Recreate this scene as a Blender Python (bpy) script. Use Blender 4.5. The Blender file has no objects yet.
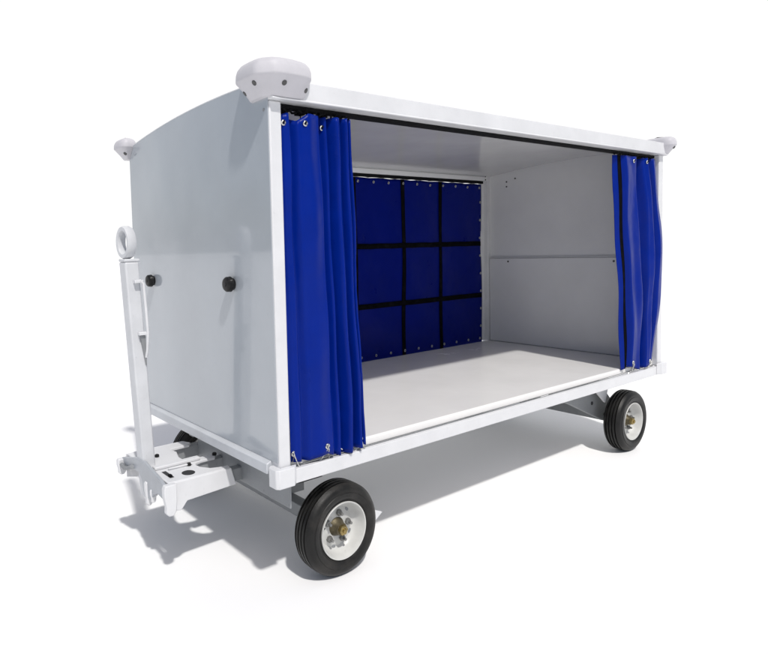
import bpy, bmesh, math, random
from mathutils import Vector, Matrix
random.seed(4)
S = bpy.context.scene
C = S.collection
L, W = 3.25, 1.40
FZ = 0.584            # floor height
PI = math.pi

# ------------------------------------------------------------------ materials
def nodes(name):
    m = bpy.data.materials.new(name); m.use_nodes = True
    nt = m.node_tree
    return m, nt, nt.nodes['Principled BSDF']

def paint(name, col, rough=0.3, var=0.05, scale=3.0, bump=0.02, coat=0.0, metallic=0.0, wave=0.0, bscale=240, spec=0.5, scuff=0.0, scol=None, sscale=38, crough=.12, wscale=2.2, sth=.66):
    m, nt, p = nodes(name)
    tc = nt.nodes.new('ShaderNodeTexCoord')
    n = nt.nodes.new('ShaderNodeTexNoise'); n.inputs['Scale'].default_value = scale
    n.inputs['Detail'].default_value = 6; n.inputs['Roughness'].default_value = 0.6
    nt.links.new(tc.outputs['Object'], n.inputs['Vector'])
    r = nt.nodes.new('ShaderNodeMapRange')
    r.inputs['From Min'].default_value = 0.3; r.inputs['From Max'].default_value = 0.7
    r.inputs['To Min'].default_value = 1 - var; r.inputs['To Max'].default_value = 1 + var
    nt.links.new(n.outputs['Fac'], r.inputs['Value'])
    mx = nt.nodes.new('ShaderNodeMix'); mx.data_type = 'RGBA'; mx.blend_type = 'MULTIPLY'
    mx.inputs['Factor'].default_value = 1
    mx.inputs['A'].default_value = (*col, 1)
    nt.links.new(r.outputs['Result'], mx.inputs['B'])
    out = mx.outputs['Result']
    if scuff > 0:
        n3 = nt.nodes.new('ShaderNodeTexNoise'); n3.inputs['Scale'].default_value = sscale
        n3.inputs['Detail'].default_value = 4
        nt.links.new(tc.outputs['Object'], n3.inputs['Vector'])
        r3 = nt.nodes.new('ShaderNodeMapRange')
        r3.inputs['From Min'].default_value = sth; r3.inputs['From Max'].default_value = sth+.08+(.66-sth)
        r3.inputs['To Min'].default_value = 0; r3.inputs['To Max'].default_value = scuff
        nt.links.new(n3.outputs['Fac'], r3.inputs['Value'])
        m3 = nt.nodes.new('ShaderNodeMix'); m3.data_type = 'RGBA'
        m3.inputs['B'].default_value = (*scol, 1) if scol else (col[0]*.45, col[1]*.43, col[2]*.4, 1)
        nt.links.new(out, m3.inputs['A']); nt.links.new(r3.outputs['Result'], m3.inputs['Factor'])
        out = m3.outputs['Result']
    nt.links.new(out, p.inputs['Base Color'])
    r2 = nt.nodes.new('ShaderNodeMapRange')
    r2.inputs['To Min'].default_value = rough*0.75; r2.inputs['To Max'].default_value = rough*1.25
    nt.links.new(n.outputs['Fac'], r2.inputs['Value'])
    nt.links.new(r2.outputs['Result'], p.inputs['Roughness'])
    p.inputs['Metallic'].default_value = metallic
    p.inputs['Specular IOR Level'].default_value = spec
    p.inputs['Coat Weight'].default_value = coat; p.inputs['Coat Roughness'].default_value = crough
    b = nt.nodes.new('ShaderNodeBump'); b.inputs['Strength'].default_value = bump; b.inputs['Distance'].default_value = 0.002
    n2 = nt.nodes.new('ShaderNodeTexNoise'); n2.inputs['Scale'].default_value = bscale
    nt.links.new(tc.outputs['Object'], n2.inputs['Vector'])
    nt.links.new(n2.outputs['Fac'], b.inputs['Height'])
    last = b
    if wave > 0:
        b2 = nt.nodes.new('ShaderNodeBump'); b2.inputs['Strength'].default_value = wave; b2.inputs['Distance'].default_value = 0.05
        n4 = nt.nodes.new('ShaderNodeTexNoise'); n4.inputs['Scale'].default_value = wscale; n4.inputs['Detail'].default_value = 2
        nt.links.new(tc.outputs['Object'], n4.inputs['Vector'])
        nt.links.new(n4.outputs['Fac'], b2.inputs['Height'])
        nt.links.new(b.outputs['Normal'], b2.inputs['Normal']); last = b2
    nt.links.new(last.outputs['Normal'], p.inputs['Normal'])
    return m

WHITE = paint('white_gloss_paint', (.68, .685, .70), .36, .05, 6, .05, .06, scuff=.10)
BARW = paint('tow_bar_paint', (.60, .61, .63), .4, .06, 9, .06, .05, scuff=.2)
PANEL = paint('end_panel_shaded_white', (.39, .42, .455), .16, .05, 1.6, .02, .8, wave=.30, scuff=.05, crough=.05, wscale=1.7)  # white paint with the shade of this end put into the colour
INNER = paint('inner_wall_paint', (.77, .775, .78), .2, .04, 2.5, .03, .3, wave=.06, scuff=0.0)
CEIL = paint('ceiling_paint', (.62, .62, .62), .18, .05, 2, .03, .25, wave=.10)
FLOOR = paint('deck_floor_paint', (.85, .84, .825), .25, .02, 3, .02, .15, wave=.02, scuff=0)
CHASSIS = paint('grey_chassis_paint', (.24, .25, .26), .5, .1, 8, .1, scuff=.3)
PADM = paint('bumper_pad_plastic', (.56, .55, .58), .5, .05, 10, .08, spec=.3)
def vinyl(name, col):
    return paint(name, col, .30, .08, 5, .10, 0, wave=.16, bscale=420, wscale=6, spec=.09)
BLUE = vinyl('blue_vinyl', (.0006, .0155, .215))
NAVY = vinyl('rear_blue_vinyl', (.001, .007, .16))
BLACK = paint('black_webbing', (.004, .004, .005), .95, .15, 40, .4, bscale=500, spec=.05, scol=(.012, .012, .016), scuff=.6, sscale=20, sth=.5)
RUBBER = paint('black_rubber', (.008, .008, .008), .42, .25, 14, .3, scuff=.3, spec=.3)
TYREM = paint('tyre_rubber', (.009, .0088, .0085), .45, .35, 16, .35, scuff=.45, spec=.3, scol=(.05, .045, .04), sscale=9, sth=.50)
RIMM = paint('wheel_white_paint', (.56, .56, .54), .42, .08, 14, .05, .05, scuff=.3)
STEEL = paint('zinc_steel', (.62, .62, .6), .35, .15, 30, .2, metallic=1)
HUBM = paint('hub_shaded_brass', (.13, .11, .07), .5, .25, 30, .3, metallic=.7)  # hub colour darkened for the shadow in the recess round the nut
SCREWM = paint('screw_steel', (.10, .10, .10), .5, .15, 30, .2, metallic=.4)
LUG = paint('lug_steel', (.22, .22, .215), .45, .2, 30, .2, metallic=.6)
BRASS = paint('brass', (.34, .26, .11), .42, .25, 40, .3, metallic=1)
DARK = paint('dark_recess_paint', (.02, .02, .022), .6, .1, 20, .1)
RAILM = paint('black_rail', (.006, .006, .007), .7, .1, 20, .1, spec=.1)

def ground_mat():
    m, nt, p = nodes('white_ground')
    p.inputs['Base Color'].default_value = (.9, .9, .9, 1)
    p.inputs['Roughness'].default_value = .9
    p.inputs['Specular IOR Level'].default_value = 0.1
    tc = nt.nodes.new('ShaderNodeTexCoord')
    n = nt.nodes.new('ShaderNodeTexNoise'); n.inputs['Scale'].default_value = 60
    nt.links.new(tc.outputs['Object'], n.inputs['Vector'])
    b = nt.nodes.new('ShaderNodeBump'); b.inputs['Strength'].default_value = .03; b.inputs['Distance'].default_value = .002
    nt.links.new(n.outputs['Fac'], b.inputs['Height']); nt.links.new(b.outputs['Normal'], p.inputs['Normal'])
    return m
GROUND = ground_mat()

# ------------------------------------------------------------------ mesh helpers
def box(bm, x0, x1, y0, y1, z0, z1):
    v = [bm.verts.new((x, y, z)) for x in (x0, x1) for y in (y0, y1) for z in (z0, z1)]
    for f in ((0,1,3,2),(4,6,7,5),(0,4,5,1),(2,3,7,6),(0,2,6,4),(1,5,7,3)):
        bm.faces.new([v[i] for i in f])
    return v

def hexa(bm, a, b):
    """two 4-corner rings joined"""
    va = [bm.verts.new(p) for p in a]; vb = [bm.verts.new(p) for p in b]
    bm.faces.new(va); bm.faces.new(vb[::-1])
    for i in range(4):
        j = (i+1) % 4
        bm.faces.new((va[i], vb[i], vb[j], va[j]))

def prism(bm, pts, axis, a, b):
    """polygon pts (2D) extruded along axis (0,1,2) from a to b"""
    def mk(p, t):
        q = list(p); q.insert(axis, t); return q
    va = [bm.verts.new(mk(p, a)) for p in pts]; vb = [bm.verts.new(mk(p, b)) for p in pts]
    bm.faces.new(va); bm.faces.new(vb[::-1])
    n = len(pts)
    for i in range(n):
        j = (i+1) % n
        bm.faces.new((va[i], vb[i], vb[j], va[j]))

def lathe(bm, prof, seg=48, axis='Y', c=(0, 0, 0), closed=False, cap0=True):
    """prof: (along, radius)"""
    rings = []
    for a, r in prof:
        ring = []
        for i in range(seg):
            t = 2*PI*i/seg
            u, w = r*math.cos(t), r*math.sin(t)
            p = (u, a, w) if axis == 'Y' else ((a, u, w) if axis == 'X' else (u, w, a))
            ring.append(bm.verts.new((p[0]+c[0], p[1]+c[1], p[2]+c[2])))
        rings.append(ring)
    n = len(rings)
    for k in range(n if closed else n-1):
        r0, r1 = rings[k], rings[(k+1) % n]
        for i in range(seg):
            j = (i+1) % seg
            bm.faces.new((r0[i], r0[j], r1[j], r1[i]))
    if not closed:
        if cap0: bm.faces.new(rings[0])
        bm.faces.new(rings[-1][::-1])

def tube(bm, pts, r, seg=8, ring=False):
    pts = [Vector(p) for p in pts]; n = len(pts); rings = []
    for i, p in enumerate(pts):
        if ring: d = pts[(i+1) % n]-pts[i-1]
        else: d = pts[min(i+1, n-1)]-pts[max(i-1, 0)]
        d.normalize()
        up = Vector((0, 0, 1)) if abs(d.z) < .9 else Vector((1, 0, 0))
        a = d.cross(up).normalized(); b = d.cross(a)
        rings.append([bm.verts.new(p+a*r*math.cos(2*PI*k/seg)+b*r*math.sin(2*PI*k/seg)) for k in range(seg)])
    for i in range(n if ring else n-1):
        r0, r1 = rings[i], rings[(i+1) % n]
        for k in range(seg):
            bm.faces.new((r0[k], r0[(k+1) % seg], r1[(k+1) % seg], r1[k]))
    if not ring:
        bm.faces.new(rings[0]); bm.faces.new(rings[-1][::-1])

def torus(bm, c, R, r, normal='Y', seg=14, sides=6):
    pts = []
    for i in range(seg):
        t = 2*PI*i/seg
        u, w = R*math.cos(t), R*math.sin(t)
        p = (u, 0, w) if normal == 'Y' else ((0, u, w) if normal == 'X' else (u, w, 0))
        pts.append((c[0]+p[0], c[1]+p[1], c[2]+p[2]))
    tube(bm, pts, r, sides, True)

def part(name, bm, mat, parent, bevel=0, smooth=False, label=None, segs=2, angle=35):
    bmesh.ops.recalc_face_normals(bm, faces=bm.faces)
    me = bpy.data.meshes.new(name); bm.to_mesh(me); bm.free()
    me.materials.append(mat)
    o = bpy.data.objects.new(name, me); C.objects.link(o)
    if parent: o.parent = parent
    if bevel:
        b = o.modifiers.new('bevel', 'BEVEL'); b.width = bevel; b.segments = segs
        b.limit_method = 'ANGLE'; b.angle_limit = math.radians(30); b.harden_normals = False
    me.polygons.foreach_set('use_smooth', [True]*len(me.polygons))
    if smooth or bevel:
        if hasattr(me, 'set_sharp_from_angle'): me.set_sharp_from_angle(angle=math.radians(angle))
    else:
        me.polygons.foreach_set('use_smooth', [False]*len(me.polygons))
    if label: o['label'] = label
    return o
B = bmesh.new

# ------------------------------------------------------------------ setting
g = B(); N = 24; R0 = 3000
vs = [g.verts.new((R0*math.cos(2*PI*i/N)+1.6, R0*math.sin(2*PI*i/N)+.7, 0)) for i in range(N)]
g.faces.new(vs)
ground = part('ground', g, GROUND, None); ground['kind'] = 'structure'

# ------------------------------------------------------------------ the cart
cart = bpy.data.objects.new('baggage_cart', None); C.objects.link(cart)
cart['label'] = 'white enclosed airport baggage cart with blue curtains, four black tyres and an upright tow bar'
cart['category'] = 'baggage cart'

def roofz(y): return 2.083-.05*((y-.5)/.84)**2

# deck floor
b = B(); box(b, .035, L-.035, .034, W-.052, .545, FZ)
deck = part('deck', b, FLOOR, cart, .008, segs=3)
b = B(); box(b, .062, L-.062, .0235, .0325, .5305, .546); part('groove_strip', b, CHASSIS, cart)  # grey strip that draws the dark line of the groove
# side sills (front and back), with channel
for nm, s, y0 in (('side_sill', 1, -.003), ('side_sill', -1, W+.003)):
    b = B()
    prof = [(0, .490), (.062, .490), (.062, .530), (.022, .530), (.022, .549), (0, .549)]
    prism(b, [(y0+s*p[0], p[1]) for p in prof], 0, .02, L-.02)
    part(nm, b, WHITE, cart, .003)
# end sills
for xs, s in ((-.028, 1), (L+.028, -1)):
    b = B()
    prism(b, [(xs, .536), (xs+s*.058, .536), (xs+s*.058, .584), (xs+s*.027, .584), (xs, .566)], 1, .065, W-.065) if False else None
    pts = [(xs, .536), (xs+s*.06, .536), (xs+s*.06, .586), (xs+s*.022, .586), (xs, .577)]
    va = [b.verts.new((p[0], .05, p[1])) for p in pts]; vb = [b.verts.new((p[0], W-.05, p[1])) for p in pts]
    b.faces.new(va); b.faces.new(vb[::-1])
    for i in range(5):
        j = (i+1) % 5; b.faces.new((va[i], vb[i], vb[j], va[j]))
    part('end_sill', b, paint('end_sill_paint', (.52, .54, .57), .35, .08, 6, .08, .1, scuff=.35), cart, .003)

# corner posts
for x0, y0 in ((-.002, 0), (L-.055, 0), (-.002, W-.06), (L-.055, W-.06)):
    b = B(); box(b, x0, x0+.057, y0, y0+.06, .5495, 1.9875 if y0 < .1 else 2.01)
    part('corner_post', b, WHITE, cart, .006)

# end panels
def end_panel(x0, x1, mat, inner):
    b = B(); n = 28
    ys = [.004+(W-.008)*i/n for i in range(n+1)]
    pts = [(y, roofz(y)-.004) for y in ys][::-1]+[(.004, .587 if inner else .587), (W-.004, .587)]
    prism(b, pts, 0, x0, x1)
    return part('end_panel', b, mat, cart, 0)
# left panel sits outside the posts as a skin with the front post exposed
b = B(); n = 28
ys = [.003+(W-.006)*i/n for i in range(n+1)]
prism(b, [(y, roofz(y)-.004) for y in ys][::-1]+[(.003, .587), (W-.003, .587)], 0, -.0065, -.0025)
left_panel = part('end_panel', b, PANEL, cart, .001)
ys = [.062+(W-.064)*i/n for i in range(n+1)]
b = B(); prism(b, [(y, roofz(y)-.004) for y in ys][::-1]+[(.062, .587), (W-.002, .587)], 0, L-.018, L+.004)
right_panel = part('end_panel', b, INNER, cart, .0015)
b = B(); lathe(b, [(-.0085, .003), (-.008, .006), (-.0062, .0065)], 12, 'X', (0, .030, 1.955)); part('rivet', b, CHASSIS, left_panel, 0, True)
# lower kick panel inside right end
b = B(); box(b, L-.040, L-.0185, .063, W-.063, FZ+.001, 1.300)
kick = part('kick_panel', b, INNER, cart, .006)
b = B(); box(b, L-.030, L-.0185, .063, W-.063, 1.3005, 1.312)
part('panel_flange', b, WHITE, cart, .002)
for y in (.30, 1.155):
    b = B(); lathe(b, [(L-.044, .004), (L-.0435, .007), (L-.0402, .008)], 14, 'X', (0, y, 1.272))
    part('bolt', b, SCREWM, kick, 0, True)
# lower kick panel inside left end
b = B(); box(b, .019, .040, .063, W-.063, FZ+.001, 1.300)
part('kick_panel', b, INNER, cart, .006)

# roof
b = B(); n = 24
ys = [-.012+(W+.024)*i/n for i in range(n+1)]
top = [(y, roofz(y)) for y in ys]; bot = [(y, roofz(y)-.0035) for y in ys][::-1]
prism(b, top+bot, 0, -.006, L+.006)
roof = part('roof', b, WHITE, cart, 0, True)
b = B()
ys = [.06+(W-.12)*i/n for i in range(n+1)]
top = [(y, roofz(y)-.012) for y in ys]; bot = [(y, roofz(y)-.032) for y in ys][::-1]
prism(b, top+bot, 0, .019, L-.019)
part('ceiling', b, CEIL, cart, 0, True)
# header beam front
b = B()
zt = roofz(-.02)+.004
prism(b, [(-.022, 1.996), (-.030, 1.994), (-.030, 1.988), (.058, 1.988), (.058, 2.036), (-.014, zt), (-.022, zt-.002)], 0, -.004, L+.004)
part('header_beam', b, WHITE, cart, .003)
# header beam rear
b = B(); box(b, .057, L-.057, W-.064, W-.006, 1.962, roofz(W)-.014)
rear_header = part('header_beam', b, INNER, cart, .004)
b = B(); box(b, 1.2, L-.1, W-.0662, W-.0645, 1.996, 1.9985)
part('seam', b, CHASSIS, rear_header)
# gusset plates with rivets in the far corner
for (x, z) in ((L-.09, 2.0), (L-.09, 1.972)):
    b = B(); lathe(b, [(W-.070, .003), (W-.0685, .006), (W-.0645, .006)], 10, 'Y', (x, 0, z))
    part('rivet', b, DARK, rear_header, 0, True)
for i in range(14):
    b = B(); lathe(b, [(W-.0675, .002), (W-.0665, .004), (W-.0645, .004)], 8, 'Y', (1.25+i*.135, 0, 2.006))
    part('rivet', b, CHASSIS, rear_header, 0, True)
for x0, x1 in ((.057, .078), (3.142, L-.055)):
    b = B(); box(b, x0, x1, W-.026, W-.006, FZ+.001, 1.9615); part('rear_jamb', b, INNER, cart, .002)
for (y, z) in ((1.18, 1.94), (1.18, 1.90), (1.10, 1.96), (.25, 1.95)):
    b = B(); lathe(b, [(L-.0235, .002), (L-.022, .0065), (L-.0182, .0065)], 10, 'X', (0, y, z))
    part('rivet', b, DARK, right_panel, 0, True)

# curtain rails
b = B(); box(b, .055, L-.055, .030, .056, 1.970, 1.9875)
part('curtain_rail', b, RAILM, cart, .002)
b = B(); box(b, .057, L-.10, W-.052, W-.030, 1.940, 1.9615)
part('curtain_rail', b, RAILM, cart, .002)

# ------------------------------------------------------------------ top corner bumpers
def pad(sx, sy, cx, cy, out=(.078, .080), inn=(.185, .170), zs=.93, taper=.25, zb=1.996):
    """rounded pad on the corner; sx, sy point outwards"""
    b = B(); seg = 64; rings = []
    A0 = (out[0]+inn[0])/2; B0 = (out[1]+inn[1])/2; ux = (out[0]-inn[0])/2; vy = (out[1]-inn[1])/2
    for z, off, e in ((1.996, -.054, 3.6), (2.000, -.048, 3.6), (2.030, -.030, 3.2), (2.066, -.006, 3.2), (2.073, .000, 3.2), (2.080, .001, 3.2), (2.102, .0, 3.2),
                   (2.120, -.004, 3.1), (2.134, -.013, 3.0), (2.1425, -.028, 2.8), (2.147, -.052, 2.6), (2.149, -.090, 2.4)):
        ring = []
        for i in range(seg):
            t = 2*PI*i/seg
            c, s = math.cos(t), math.sin(t)
            k = (abs(c)**e+abs(s)**e)**(-1/e)
            u = (A0+(off if (c > 0 or z > 2.1) else off*taper))*k*c; v = (B0+off)*k*s
            w = (u+v)/1.4142
            lim = (A0+B0)/2*1.06+off
            if w > lim:
                d = (w-lim)*.9/1.4142; u -= d; v -= d
            ring.append(b.verts.new((cx+sx*(u+ux), cy+sy*(v+vy), zb+(z-1.996)*zs)))
        rings.append(ring)
    for k in range(len(rings)-1):
        for i in range(seg):
            j = (i+1) % seg
            b.faces.new((rings[k][i], rings[k][j], rings[k+1][j], rings[k+1][i]))
    b.faces.new(rings[0]); b.faces.new(rings[-1][::-1])
    return part('corner_bumper', b, PADM, cart, 0, True, angle=60)
pads = [pad(-1, -1, 0, 0), pad(1, -1, L, 0, (.072, .070), (.050, .13), .84, .4, 1.985), pad(-1, 1, 0, W, (.070, .105), (.030, .060), .78, .1, 1.962), pad(1, 1, L, W, (.070, .105), (.030, .060), .78, .1, 1.962)]
# ------------------------------------------------------------------ bottom corner castings
def casting(sx, sy, cx, cy):
    b = B()
    pts = [(.078, -.0035), (.052, -.028), (-.020, -.028), (-.032, -.016), (-.032, .030), (-.018, .044), (.0, .044), (.0, -.0035)]
    # local: outward is negative; flip by side
    P = [(cx+(p[0] if sx < 0 else -p[0]), cy+(p[1] if sy < 0 else -p[1])) for p in pts]
    prism(b, P, 2, .494, .570)
    return part('corner_guard', b, WHITE, cart, .003)
for a in ((-1, -1, 0, 0), (1, -1, L, 0), (-1, 1, 0, W), (1, 1, L, W)): casting(*a)

# rubber buffers on the left end panel
for (y, z) in ((.300, 1.283), (1.128, 1.278)):
    b = B(); lathe(b, [(-.046, .016), (-.044, .026), (-.038, .0315), (-.020, .033), (-.012, .026), (-.0045, .025)], 28, 'X', (0, y, z))
    bf = part('rubber_buffer', b, RUBBER, cart, 0, True)
    b = B(); lathe(b, [(-.0485, .006), (-.048, .010), (-.0465, .010)], 6, 'X', (0, y, z))
    part('bolt', b, DARK, bf)

# ------------------------------------------------------------------ curtains
def spline(keys, t):
    if t <= keys[0][0]: return keys[0][1]
    for (a, va), (c, vc) in zip(keys, keys[1:]):
        if t <= c:
            k = (t-a)/(c-a); k = k*k*(3-2*k); return va+(vc-va)*k
    return keys[-1][1]

def curtain(name, left, right, depth, ztop, zbot, y0, mat, nu=150, nv=70, bulge=None, strip=None, squeeze=None, seed=0):
    """left/right: x(v) with v 0 bottom..1 top; depth: keyed y offset over u"""
    rnd = random.Random(seed)
    ph = [rnd.uniform(0, 6.28) for _ in range(8)]
    def P(u, v, off=0):
        x0, x1 = left(v), right(v)
        e = .010*math.sin(2*PI*1.3*v+ph[0]+u*4)*math.sin(PI*v)
        uu = u+e
        d = spline(depth, uu)
        amp = 1.15+.25*math.sin(3.1*v+ph[1]+5*u)
        y = y0+d*amp+.004*math.sin(9*v+ph[2]+u*7)+.003*math.sin(17*v+ph[3]-u*11)
        x = x0+(x1-x0)*u+(squeeze(u) if squeeze else 0)
        x += .004*math.sin(5*v+ph[4]+u*6)*math.sin(PI*v)
        zt = ztop(u) if callable(ztop) else ztop
        zb = zbot(u) if callable(zbot) else zbot
        z = zb+(zt-zb)*v
        if bulge: bx, by = bulge(u, v); x += bx; y += by
        return Vector((x, y+off, z))
    b = B(); grid = []
    for j in range(nv+1):
        grid.append([b.verts.new(P(i/nu, j/nv)) for i in range(nu+1)])
    for j in range(nv):
        for i in range(nu):
            b.faces.new((grid[j][i], grid[j][i+1], grid[j+1][i+1], grid[j+1][i]))
    o = part(name, b, mat, cart, 0, True, angle=180)
    s = o.modifiers.new('thick', 'SOLIDIFY'); s.thickness = .0022; s.offset = 1
    return o, P

def lerp(a, b_): return lambda v: a+(b_-a)*v
# left curtain: (u, y-offset) negative = towards viewer
dl = [(0, .004), (.05, -.010), (.095, -.014), (.15, .010), (.23, -.014), (.36, -.024), (.50, -.018), (.575, .008), (.63, -.012), (.675, .014),
      (.75, -.030), (.79, -.022), (.83, .018), (.89, -.030), (.92, -.018), (.945, .010), (.975, -.018), (1, .014)]
def zb_l(u): return .560+.012*math.cos(u*6.0)+(.030 if .3 < u < .5 else 0)*0+.03*max(0, 1-abs(u-.42)/.22)
def zt_l(u):
    return 1.950-.030*max(0, 1-abs(u-.21)/.13)-.010*max(0, 1-abs(u-.02)/.08)
cur_l, Pl = curtain('side_curtain', lerp(.071, .050), lerp(.462, .412), dl, zt_l, zb_l, .018, BLUE, seed=3)
cur_l['label'] = 'blue vinyl curtain gathered at the tow bar end'
dr = [(0, .006), (.07, -.006), (.13, .002), (.20, -.022), (.32, -.016), (.44, -.022), (.50, .034), (.58, .036), (.64, -.020), (.72, -.028), (.78, .024), (.86, -.020), (.93, -.012), (1, .02)]
def bulge_r(u, v):
    k = math.sin(PI*min(1, max(0, v)))
    return (.075*k*u**2, -.030*k*u+.02*math.sin(2*PI*v*1.4+1)*math.exp(-((u-.42)/.1)**2)*.6)
def zb_r(u): return .575+.018*math.sin(u*9)
cur_r, Pr = curtain('side_curtain', lerp(2.745, 2.622), lerp(3.168, 3.160), dr, 1.955, zb_r, .022, BLUE, bulge=bulge_r, seed=8)
cur_r['label'] = 'blue vinyl curtain with a black edge strip, gathered at the far end'

def strip_on(P, u0, u1, v0, v1, off, mat, parent, name='edge_strip', n=60):
    b = B(); rows = []
    for j in range(n+1):
        v = v0+(v1-v0)*j/n
        rows.append([b.verts.new(P(u0+(u1-u0)*i/4, v, -off)) for i in range(5)])
    for j in range(n):
        for i in range(4): b.faces.new((rows[j][i], rows[j][i+1], rows[j+1][i+1], rows[j+1][i]))
    o = part(name, b, mat, parent, 0, True, angle=180)
    s = o.modifiers.new('t', 'SOLIDIFY'); s.thickness = .002; s.offset = 1
    return o
strip_on(Pr, .058, .145, .0, 1.0, .0035, BLACK, cur_r)
# welded hem line
def eyelet(P, u, v, parent, R=.011, dv=0):
    p = P(u, v)
    b = B(); torus(b, (p.x, p.y-.004, p.z), R*.78, R*.34, 'Y')
    part('eyelet', b, STEEL, parent, 0, True, angle=180)
    return p
def rail_hook(p, top, parent):
    b = B()
    dx = .012
    tube(b, [(p.x-.004, p.y-.006, p.z-.004), (p.x, p.y-.012, p.z+.004), (p.x+dx, .030, (p.z+top)/2), (p.x+dx*1.2, .040, top)], .0028, 6)
    box(b, p.x+dx-.014, p.x+dx+.016, .028, .054, top-.012, top+.006)
    part('rail_hook', b, RAILM, parent)
for u, v in ((.04, .975), (.30, .978), (.60, .970)):
    p = eyelet(Pl, u, v, cur_l); rail_hook(p, 1.966, cur_l)
for u, v in ((.38, .978), (.70, .98)):
    p = eyelet(Pr, u, v, cur_r); rail_hook(p, 1.966, cur_r)
def bottom_hook(p, parent, s=1):
    b = B()
    tube(b, [(p.x, p.y-.006, p.z+.004), (p.x+.002, p.y-.010, p.z-.012), (p.x+s*.022, .012, .556), (p.x+s*.034, .010, .545), (p.x+s*.028, .016, .538)], .0028, 6)
    tube(b, [(p.x, p.y-.006, p.z-.010), (p.x-s*.016, .010, .556), (p.x-s*.03, .014, .545)], .0024, 6)
    part('hook', b, STEEL, parent, 0, True)
for u, v in ((.02, .025), (.42, .022), (.68, .02), (.93, .02)):
    p = eyelet(Pl, u, v, cur_l); bottom_hook(p, cur_l)
for u, v in ((.22, .022), (.72, .02)):
    p = eyelet(Pr, u, v, cur_r); bottom_hook(p, cur_r)
# elastic shock cord lying in the sill channel
b = B()
tube(b, [(.066+.43*i/30, .012+.004*math.sin(i*1.1), .538+.008*abs(math.sin(i*.7))) for i in range(31)], .0035, 6)
part('shock_cord', b, RAILM, cart, 0, True)
b = B()
tube(b, [(2.80+.37*i/30, .012+.004*math.sin(i*1.3), .538+.008*abs(math.sin(i*.8))) for i in range(31)], .0035, 6)
part('shock_cord', b, RAILM, cart, 0, True)

rnd = random.Random(11)
for xa_, xb_, cu in ((.06, .41, cur_l), (2.63, 3.12, cur_r)):
    b = B(); pts = []
    for i in range(46):
        pts.append((xa_+(xb_-xa_)*i/45, .018+.012*math.sin(i*1.9), 1.958+.008*math.sin(i*1.25)+rnd.uniform(-.003, .003)))
    tube(b, pts, .0048, 7)
    part('shock_cord', b, RAILM, cu, 0, True)
# rear curtain, closed, lightly billowed
YR = W-.030
b = B(); nu, nv = 150, 70; xa, xb = .07, 3.148; grid = []
def PR(u, v):
    x = xa+(xb-xa)*u; z = .566+(1.934-.566)*v
    edge = math.sin(PI*max(v, 0))**.8*.9+.1
    y = YR+.006*math.sin(u*22+2*v)*edge+.007*math.sin(u*9-3*v+1)*edge+.004*math.sin(u*46+v*9)*edge+.004*(1-v)
    z += .004*abs(math.sin(u*PI*14))*v
    return Vector((x, y, z))
for j in range(nv+1): grid.append([b.verts.new(PR(i/nu, j/nv)) for i in range(nu+1)])
for j in range(nv):
    for i in range(nu): b.faces.new((grid[j][i], grid[j][i+1], grid[j+1][i+1], grid[j+1][i]))
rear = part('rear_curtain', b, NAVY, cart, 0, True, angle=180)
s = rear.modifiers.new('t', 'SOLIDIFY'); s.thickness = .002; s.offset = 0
def strap(f, n):
    b = B(); rows = []
    for j in range(n+1):
        a, c = f(j/n)
        rows.append([b.verts.new(Vector((q.x, q.y-.004, q.z))) for q in (a, (a+c)/2, c)])
    for j in range(n):
        for i in range(2): b.faces.new((rows[j][i], rows[j][i+1], rows[j+1][i+1], rows[j+1][i]))
    o = part('strap', b, BLACK, rear, 0, True, angle=180)
    s = o.modifiers.new('t', 'SOLIDIFY'); s.thickness = .0025; s.offset = -1
for x in (.42, .86, 1.29, 1.675, 2.175, 2.615):
    u = (x-xa)/(xb-xa); du = .019/(xb-xa)
    strap(lambda t: (PR(u-du, t), PR(u+du, t)), 60)
for z in (.982, 1.424):
    v = (z-.566)/1.36; dv = .0195/1.36
    b = B(); rows = []
    for j in range(121):
        a, c = PR(j/120.6, v-dv), PR(j/120.6, v+dv)
        rows.append([b.verts.new(Vector((q.x, q.y-.0075, q.z))) for q in (a, (a+c)/2, c)])
    for j in range(120):
        for i in range(2): b.faces.new((rows[j][i], rows[j][i+1], rows[j+1][i+1], rows[j+1][i]))
    o = part('strap', b, BLACK, rear, 0, True, angle=180)
    s = o.modifiers.new('t', 'SOLIDIFY'); s.thickness = .0025; s.offset = -1
def reye(u, v):
    p = PR(u, v); b = B(); torus(b, (p.x, p.y-.005, p.z), .0075, .0035, 'Y', 12, 6)
    part('eyelet', b, STEEL, rear, 0, True, angle=180)
for i in range(20):
    u = .03+i*.0505
    reye(u, .978); reye(u, .032)
for i in range(1, 9): reye(.993, i/9)
b = B()
tube(b, [(.07+3.07*i/120, W-.038+.002*math.sin(i), 1.936+.005*abs(math.sin(i*.6))) for i in range(121)], .0025, 5)
part('lacing_cord', b, STEEL, rear, 0, True)

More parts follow.
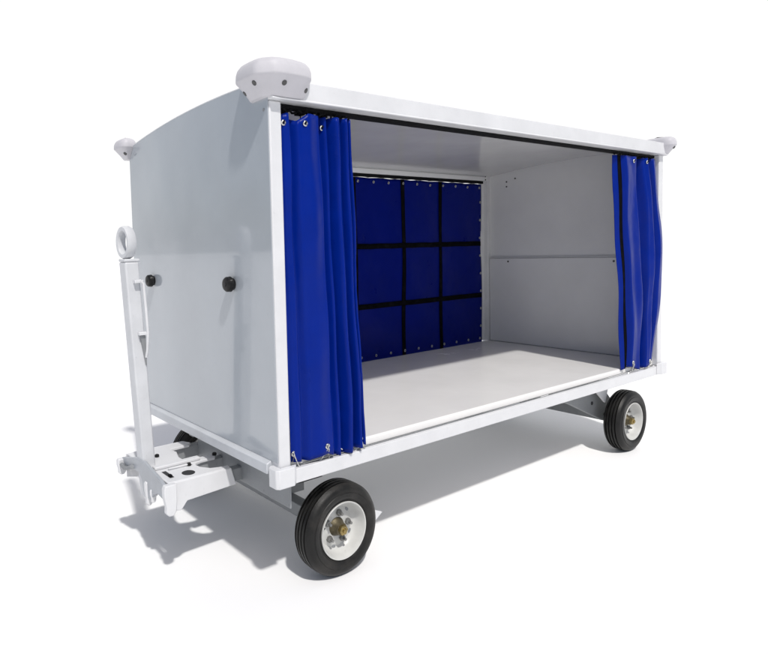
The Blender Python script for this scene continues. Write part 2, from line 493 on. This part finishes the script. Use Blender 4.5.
# ------------------------------------------------------------------ wheels
def arc(cx, cy, r, a0, a1, n):
    return [(cx+r*math.cos(math.radians(a0+(a1-a0)*i/n)), cy+r*math.sin(math.radians(a0+(a1-a0)*i/n))) for i in range(n+1)]
def wheel(cx, cy, side, steer=0, parent=cart):
    """side -1: outer face towards -y"""
    root = None
    hw = .051
    # tyre profile (a = outward axial)
    pr = [(hw-.016, .122), (hw-.004, .125), (hw+.002, .131), (hw+.0005, .1345), (hw+.005, .140), (hw+.008, .152), (hw+.009, .163), (hw+.0055, .1655), (hw+.0055, .169),
          (hw+.005, .178), (hw+.000, .188), (hw-.007, .1955), (hw-.016, .2005)]
    tread = []
    for a, rr in ((.029, .2020), (.0098, .2035), (-.0098, .2035), (-.029, .2020)):
        tread += [(a+.0040, rr), (a+.0024, rr-.009), (a-.0024, rr-.009), (a-.0040, rr)]
    full = pr+tread+[(-p[0], p[1]) for p in pr[::-1]]
    M = Matrix.Translation((cx, cy, .2038)) @ Matrix.Rotation(steer, 4, 'Z') @ (Matrix.Rotation(PI, 4, 'Z') if side < 0 else Matrix.Identity(4))
    def add(name, b, mat, par, **k):
        bmesh.ops.transform(b, matrix=M, verts=b.verts)
        return part(name, b, mat, par, **k)
    w = bpy.data.objects.new('wheel', None); C.objects.link(w); w.parent = parent
    b = B(); lathe(b, full, 96, closed=True)
    add('tyre', b, TYREM, w, smooth=True, angle=28)
    rim = [(hw-.018, .1225), (hw+.003, .1262), (hw+.0055, .1245), (hw+.004, .1205), (hw-.006, .1165), (hw-.020, .1125), (hw-.038, .1070), (hw-.050, .099),
           (hw-.055, .090), (hw-.052, .080), (hw-.049, .070), (hw-.049, .034), (hw-.049, .002)]
    back = [(-hw+.018, .1225), (-hw-.004, .1245), (-hw+.006, .1175), (-hw+.03, .111), (-.012, .108)]
    b = B(); lathe(b, rim, 72, cap0=False); rm = add('rim', b, RIMM, w, smooth=True, angle=40)
    b = B(); lathe(b, back+[(-.012, .002)], 72, cap0=False); add('rim', b, RIMM, w, smooth=True, angle=40)
    for k in range(5):
        t = 2*PI*k/5+.5
        b = B(); x, z = .062*math.cos(t), .062*math.sin(t)
        lathe(b, [(hw-.050, .0145), (hw-.037, .0145), (hw-.033, .010)], 6, 'Y', (x, 0, z))
        lathe(b, [(hw-.038, .0065), (hw-.020, .0065), (hw-.019, .005)], 10, 'Y', (x, 0, z))
        add('lug_nut', b, LUG, w, smooth=True)
    for k in range(5):
        t = 2*PI*k/5+.5+PI/5
        x, z = .088*math.cos(t), .088*math.sin(t)
        b = B(); lathe(b, [(hw-.060, .010), (hw-.0528, .011), (hw-.0515, .001)], 14, 'Y', (x, 0, z))
        add('hole', b, CHASSIS, w, smooth=True)
    b = B(); lathe(b, [(hw-.050, .042), (hw-.042, .038), (hw-.034, .031), (hw-.014, .027), (hw-.012, .02)], 32)
    hub = add('hub', b, HUBM, w, smooth=True)
    b = B(); lathe(b, [(hw-.016, .023), (hw+.001, .023), (hw+.005, .018)], 6)
    lathe(b, [(hw+.003, .010), (hw+.010, .010), (hw+.012, .007)], 16)
    add('hub_nut', b, BRASS, w, smooth=True)
    # valve
    b = B(); tube(b, [(.100, hw-.030, .03), (.104, hw-.012, .034), (.105, hw-.004, .036)], .004, 8)
    add('valve', b, RUBBER, w, smooth=True)
    return w
wheel(.352, .084, -1)
wheel(2.93, .084, -1)
wheel(.352, W-.084, 1)
wheel(2.93, W-.084, 1)

# ------------------------------------------------------------------ chassis
def chassis_box(name, x0, x1, y0, y1, z0, z1, mat=CHASSIS, bev=.004):
    b = B(); box(b, x0, x1, y0, y1, z0, z1); return part(name, b, mat, cart, bev)
chassis_box('cross_beam', .085, .095, .055, .86, .362, .489)
chassis_box('axle', .305, .369, .165, W-.165, .178, .242)
chassis_box('axle', 2.888, 2.952, .165, W-.165, .178, .242)
for y in (.36, W-.41):
    chassis_box('longeron', .1255, 3.10, y, y+.05, .425, .489)
# turntable plates and hangers
chassis_box('hanger', .24, .43, .41, .44, .2425, .4245)
chassis_box('hanger', .24, .43, W-.44, W-.41, .2425, .4245)
# far axle bracket: sloping arm and gusset
for y in (.20, W-.23):
    b = B()
    prism(b, [(2.25, .489), (2.25, .455), (2.86, .19), (3.02, .17), (3.05, .25), (2.93, .36), (2.80, .489)], 1, y, y+.03)
    br = part('axle_bracket', b, CHASSIS, cart, .003)
    b = B(); lathe(b, [(y-.002, .011), (y-.0005, .012)], 14, 'Y', (2.885, 0, .226))
    lathe(b, [(y-.003, .012), (y+.001, .013)], 14, 'Y', (2.72, 0, .33))
    part('bolt_hole', b, DARK, br)
b = B(); prism(b, [(2.60, .4885), (2.86, .4885), (2.80, .33)], 1, .150, .165)
part('gusset', b, WHITE, cart, .002)
chassis_box('bump_stop', .17, .30, .105, .150, .432, .489, RUBBER)
# brake lever tip by the near wheel
b = B(); prism(b, [(.56, .215), (.66, .175), (.60, .135), (.585, .165), (.56, .165)], 1, .11, .125)
part('scraper', b, WHITE, cart, .002)
b = B(); tube(b, [(.37, .14, .22), (.56, .118, .185)], .008, 8); part('scraper_arm', b, CHASSIS, cart, 0, True)

# ------------------------------------------------------------------ hitch frame + tow bar
hitch = bpy.data.objects.new('hitch_frame', None); C.objects.link(hitch); hitch.parent = cart
def poly_plate(pts, z0, z1, mat, name, bev=.004):
    b = B(); prism(b, pts, 2, z0, z1); return part(name, b, mat, hitch, bev)
# near arm: channel with cut web
poly_plate([(-.282, .425), (.022, .425), (.028, .455), (-.02, .462), (-.052, .475), (-.080, .515), (-.086, .545), (-.075, .575),
            (-.040, .588), (.036, .590), (.050, .612), (.036, .632), (-.05, .636), (-.10, .655), (-.10, .70), (-.075, .775), (-.085, .83), (.025, .838), (.045, .862), (.025, .905), (-.282, .905)],
           .432, .447, WHITE, 'top_plate')
b = B()
prism(b, [(-.285, .446), (.024, .446), (.047, .364), (-.200, .352), (-.222, .326), (-.232, .318), (-.285, .330)], 1, .416, .4245)
part('side_plate', b, WHITE, hitch, .0035)
b = B()
prism(b, [(-.285, .446), (.024, .446), (.047, .364), (-.200, .352), (-.232, .318), (-.285, .330)], 1, .9055, .914)
part('side_plate', b, WHITE, hitch, .0035)
# grey arms running back under the body
for y in (.428, .600, .855):
    chassis_box('drawbar_arm', .0485, .0845, y, y+.045, .370, .428) if False else None
    b = B(); box(b, -.05, .30, y, y+.045, .372, .4315); part('draw_arm', b, CHASSIS, hitch, .004)
b = B(); lathe(b, [(.355, .20), (.365, .205), (.400, .205), (.410, .20)], 48, 'Z', (.33, W/2, 0))
part('turntable', b, CHASSIS, hitch, .002, True)
chassis_box('king_pin', .29, .37, .66, .74, .2425, .489)
# slot, hole and bolts on the plate
b = B(); lathe(b, [(.4472, .030), (.4478, .0300)], 28, 'Z', (-.159, .482, 0)); part('hole', b, DARK, hitch)
b = B(); box(b, -.252, -.232, .472, .562, .4472, .4480); part('slot', b, DARK, hitch)
b = B(); box(b, -.250, -.236, .480, .500, .4474, .456); part('latch', b, RAILM, hitch, .002)
for (x, y) in ((-.116, .562), (-.184, .765), (.046, .613)):
    b = B(); lathe(b, [(.447, .011), (.457, .011), (.460, .007)], 10, 'Z', (x, y, 0)); part('bolt', b, RUBBER, hitch, 0, True)
b = B(); tube(b, [(-.10, .558, .456), (-.16, .562, .452), (-.22, .56, .455)], .004, 8); part('latch_rod', b, WHITE, hitch, 0, True)
# raised cross rib
b = B(); box(b, -.27, -.04, .592, .625, .4475, .462); part('rib', b, WHITE, hitch, .004)
# front plate with claws; the plate's grey has its shade painted in
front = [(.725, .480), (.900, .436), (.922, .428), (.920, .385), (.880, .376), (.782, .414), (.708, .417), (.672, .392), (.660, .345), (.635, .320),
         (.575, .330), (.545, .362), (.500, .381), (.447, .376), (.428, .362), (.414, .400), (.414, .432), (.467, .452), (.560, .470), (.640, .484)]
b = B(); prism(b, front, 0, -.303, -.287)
part('front_plate', b, paint('front_plate_shaded', (.36, .38, .41), .35, .1, 12, .1, .1, scuff=.3), hitch, .003)
def claw(y0, y1, x0, x1, zt, zb):
    b = B(); w = x1-x0; h = zt-zb
    prism(b, [(x0+w*.1, zt), (x1, zt), (x1, zb+h*.45), (x1-w*.08, zb+h*.12), (x1-w*.3, zb), (x0+w*.35, zb), (x0+w*.12, zb+h*.10), (x0+w*.16, zb+h*.30), (x0, zb+h*.62), (x0, zt-h*.12)], 1, y0, y1)
    return part('claw', b, WHITE, hitch, .005, segs=3)
claw(.898, .926, -.330, -.288, .428, .350)
claw(.606, .630, -.312, -.276, .400, .290)
claw(.560, .572, -.309, -.280, .380, .318)
claw(.384, .4135, -.320, -.262, .452, .318)
b = B(); tube(b, [(-.316, .890, .405), (-.316, .850, .398), (-.312, .81, .408), (-.312, .76, .43)], .010, 10)
part('link', b, CHASSIS, hitch, 0, True)

# tow bar
tow = bpy.data.objects.new('tow_bar', None); C.objects.link(tow); tow.parent = cart
def bx(z): return -.298-(z-.486)*.0498
b = B()
ya, yb = .660, .735
wd = lambda z: .062 if z < 1 else .060
def ringz(z, w): return [(bx(z), ya, z), (bx(z)+w, ya, z), (bx(z)+w, yb, z), (bx(z), yb, z)]
hexa(b, ringz(.300, .060), ringz(1.388, .066))
part('bar', b, BARW, tow, .008, segs=3)
b = B()
hexa(b, ringz(1.3885, .072), ringz(1.402, .072))
part('collar', b, BARW, tow, .004)
# eye: vertical ring with wide flat band
b = B(); cz_, ccx, ccy = 1.475, -.318, .698
prof = []
n = 40; rings = []
for i in range(n):
    t = 2*PI*i/n
    # ring lies in a plane turned about the vertical axis
    ang = math.radians(-79)
    ax = Vector((math.cos(ang), math.sin(ang), 0)); nx = Vector((-math.sin(ang), math.cos(ang), 0))
    ring = []
    for (dr_, dn) in ((.0, -.024), (.014, -.026), (.018, -.014), (.018, .014), (.014, .026), (0, .024), (-.004, .012), (-.004, -.012)):
        rr = .047+dr_
        ring.append(b.verts.new(Vector((ccx, ccy, cz_))+ax*rr*math.cos(t)*.80+Vector((0, 0, 1))*rr*math.sin(t)*1.14+nx*dn*.86))
    rings.append(ring)
for i in range(n):
    r0, r1 = rings[i], rings[(i+1) % n]
    for k in range(8):
        b.faces.new((r0[k], r0[(k+1) % 8], r1[(k+1) % 8], r1[k]))
part('tow_eye', b, BARW, tow, 0, True, angle=60)
# handle: rod standing off the bar
b = B()
xr = lambda z, o: bx(z)+.062+o
tube(b, [(xr(1.27, -.025), ya-.004, 1.300), (xr(1.27, -.006), ya-.022, 1.304), (xr(1.27, .004), ya-.026, 1.290), (xr(1.15, .006), ya-.026, 1.18), (xr(1.05, .006), ya-.026, 1.07), (xr(.98, .0), ya-.016, .985), (xr(.95, -.004), ya-.006, .955)], .0065, 10)
part('release_rod', b, WHITE, tow, 0, True)
for z in (1.300, 1.065):
    b = B(); box(b, bx(z)+.030, bx(z)+.070, ya-.024, ya-.0005, z-.007, z+.007); part('rod_bracket', b, WHITE, tow, .002)
b = B()
hexa(b, [(bx(1.06)+.038, ya-.014, 1.055), (bx(1.06)+.062, ya-.014, 1.055), (bx(1.06)+.062, ya-.0006, 1.055), (bx(1.06)+.038, ya-.0006, 1.055)],
     [(bx(.93)+.054, ya-.006, .92), (bx(.93)+.060, ya-.006, .92), (bx(.93)+.060, ya-.0006, .92), (bx(.93)+.054, ya-.0006, .92)])
part('handle', b, CHASSIS, tow, .001)

# screws on the pads, set into the sloping lower band
from mathutils.bvhtree import BVHTree
def screw_at(p, org, d):
    t = BVHTree.FromPolygons([v.co for v in p.data.vertices], [f.vertices[:] for f in p.data.polygons])
    h = t.ray_cast(Vector(org), Vector(d).normalized())
    if h[0] is not None:
        n = h[1] if h[1].dot(Vector(d)) < 0 else -h[1]
        b = B(); lathe(b, [(-.004, .0105), (.0015, .0105), (.003, .009), (.0005, .005)], 14, 'Z')
        q = Vector((0, 0, 1)).rotation_difference(n).to_matrix().to_4x4()
        bmesh.ops.transform(b, matrix=Matrix.Translation(h[0]) @ q, verts=b.verts)
        part('screw', b, SCREWM, p, 0, True)
for org, d in (((.030, -1, 2.040), (0, 1, 0)), ((.148, -1, 2.030), (0, 1, 0)), ((-1, .010, 2.044), (1, 0, 0)), ((-1, .105, 2.028), (1, 0, 0))):
    screw_at(pads[0], org, d)
screw_at(pads[1], (L+.02, -1, 2.035), (0, 1, 0)); screw_at(pads[1], (L+1, .03, 2.025), (-1, 0, 0))
screw_at(pads[2], (-1, W-.02, 1.990), (1, 0, 0))

# ------------------------------------------------------------------ camera (fitted to the photograph)
cam = bpy.data.cameras.new('camera'); co = bpy.data.objects.new('camera', cam); C.objects.link(co)
cx, cy, cz, yaw, pit, rol, f, ppx, ppy = -1.3148, -1.886, 1.4171, -.5945, -.0607, -.0296, 599.7612, 266.0264, 287.8407
r = Vector((math.cos(yaw), math.sin(yaw), 0)); fw = Vector((-math.sin(yaw), math.cos(yaw), 0)); up = Vector((0, 0, 1))
f2 = fw*math.cos(pit)+up*math.sin(pit); u2 = up*math.cos(pit)-fw*math.sin(pit)
r3 = r*math.cos(rol)+u2*math.sin(rol); u3 = u2*math.cos(rol)-r*math.sin(rol)
M = Matrix(((r3.x, u3.x, -f2.x, cx), (r3.y, u3.y, -f2.y, cy), (r3.z, u3.z, -f2.z, cz), (0, 0, 0, 1)))
co.matrix_world = M
cam.sensor_width = 36; cam.lens = f/768*36
cam.shift_x = (384-ppx)/768; cam.shift_y = -(327-ppy)/768
cam.clip_start = .05; cam.clip_end = 8000
S.camera = co

# ------------------------------------------------------------------ light
D = Vector((.23, .65, -1)).normalized()          # direction the light travels
sun = bpy.data.lights.new('sun', 'SUN'); sun.energy = 2.85; sun.angle = math.radians(2.4); sun.color = (1, .975, .94)
so = bpy.data.objects.new('sun', sun); C.objects.link(so)
so.rotation_euler = D.to_track_quat('-Z', 'Y').to_euler(); so.location = (-1, -3, 6)
elev = math.asin(-D.z); azi = math.atan2(-D.x, -D.y)
wd_ = bpy.data.worlds.new('World'); S.world = wd_; wd_.use_nodes = True
nt = wd_.node_tree; bg = nt.nodes['Background']; bg.inputs['Strength'].default_value = .070
sky = nt.nodes.new('ShaderNodeTexSky'); sky.sky_type = 'NISHITA'; sky.sun_disc = False
sky.sun_elevation = elev; sky.sun_rotation = azi
sky.air_density = 1.0; sky.dust_density = 2.5
tc = nt.nodes.new('ShaderNodeTexCoord')
dot = nt.nodes.new('ShaderNodeVectorMath'); dot.operation = 'DOT_PRODUCT'
nt.links.new(tc.outputs['Generated'], dot.inputs[0]); dot.inputs[1].default_value = Vector((.70, .71, .03)).normalized()
mr = nt.nodes.new('ShaderNodeMapRange'); mr.interpolation_type = 'SMOOTHSTEP'
mr.inputs['From Min'].default_value = .15; mr.inputs['From Max'].default_value = .56
nt.links.new(dot.outputs['Value'], mr.inputs['Value'])
mx = nt.nodes.new('ShaderNodeMix'); mx.data_type = 'RGBA'
nt.links.new(mr.outputs['Result'], mx.inputs['Factor'])
nt.links.new(sky.outputs['Color'], mx.inputs['A'])
mx.inputs['B'].default_value = (14.6, 14.6, 14.6, 1)      # white lobe added to the sky so the backdrop renders white
nt.links.new(mx.outputs['Result'], bg.inputs['Color'])

S.render.engine = 'CYCLES'
S.view_settings.view_transform = 'Standard'; S.view_settings.look = 'None'
S.view_settings.exposure = 0; S.view_settings.gamma = 1
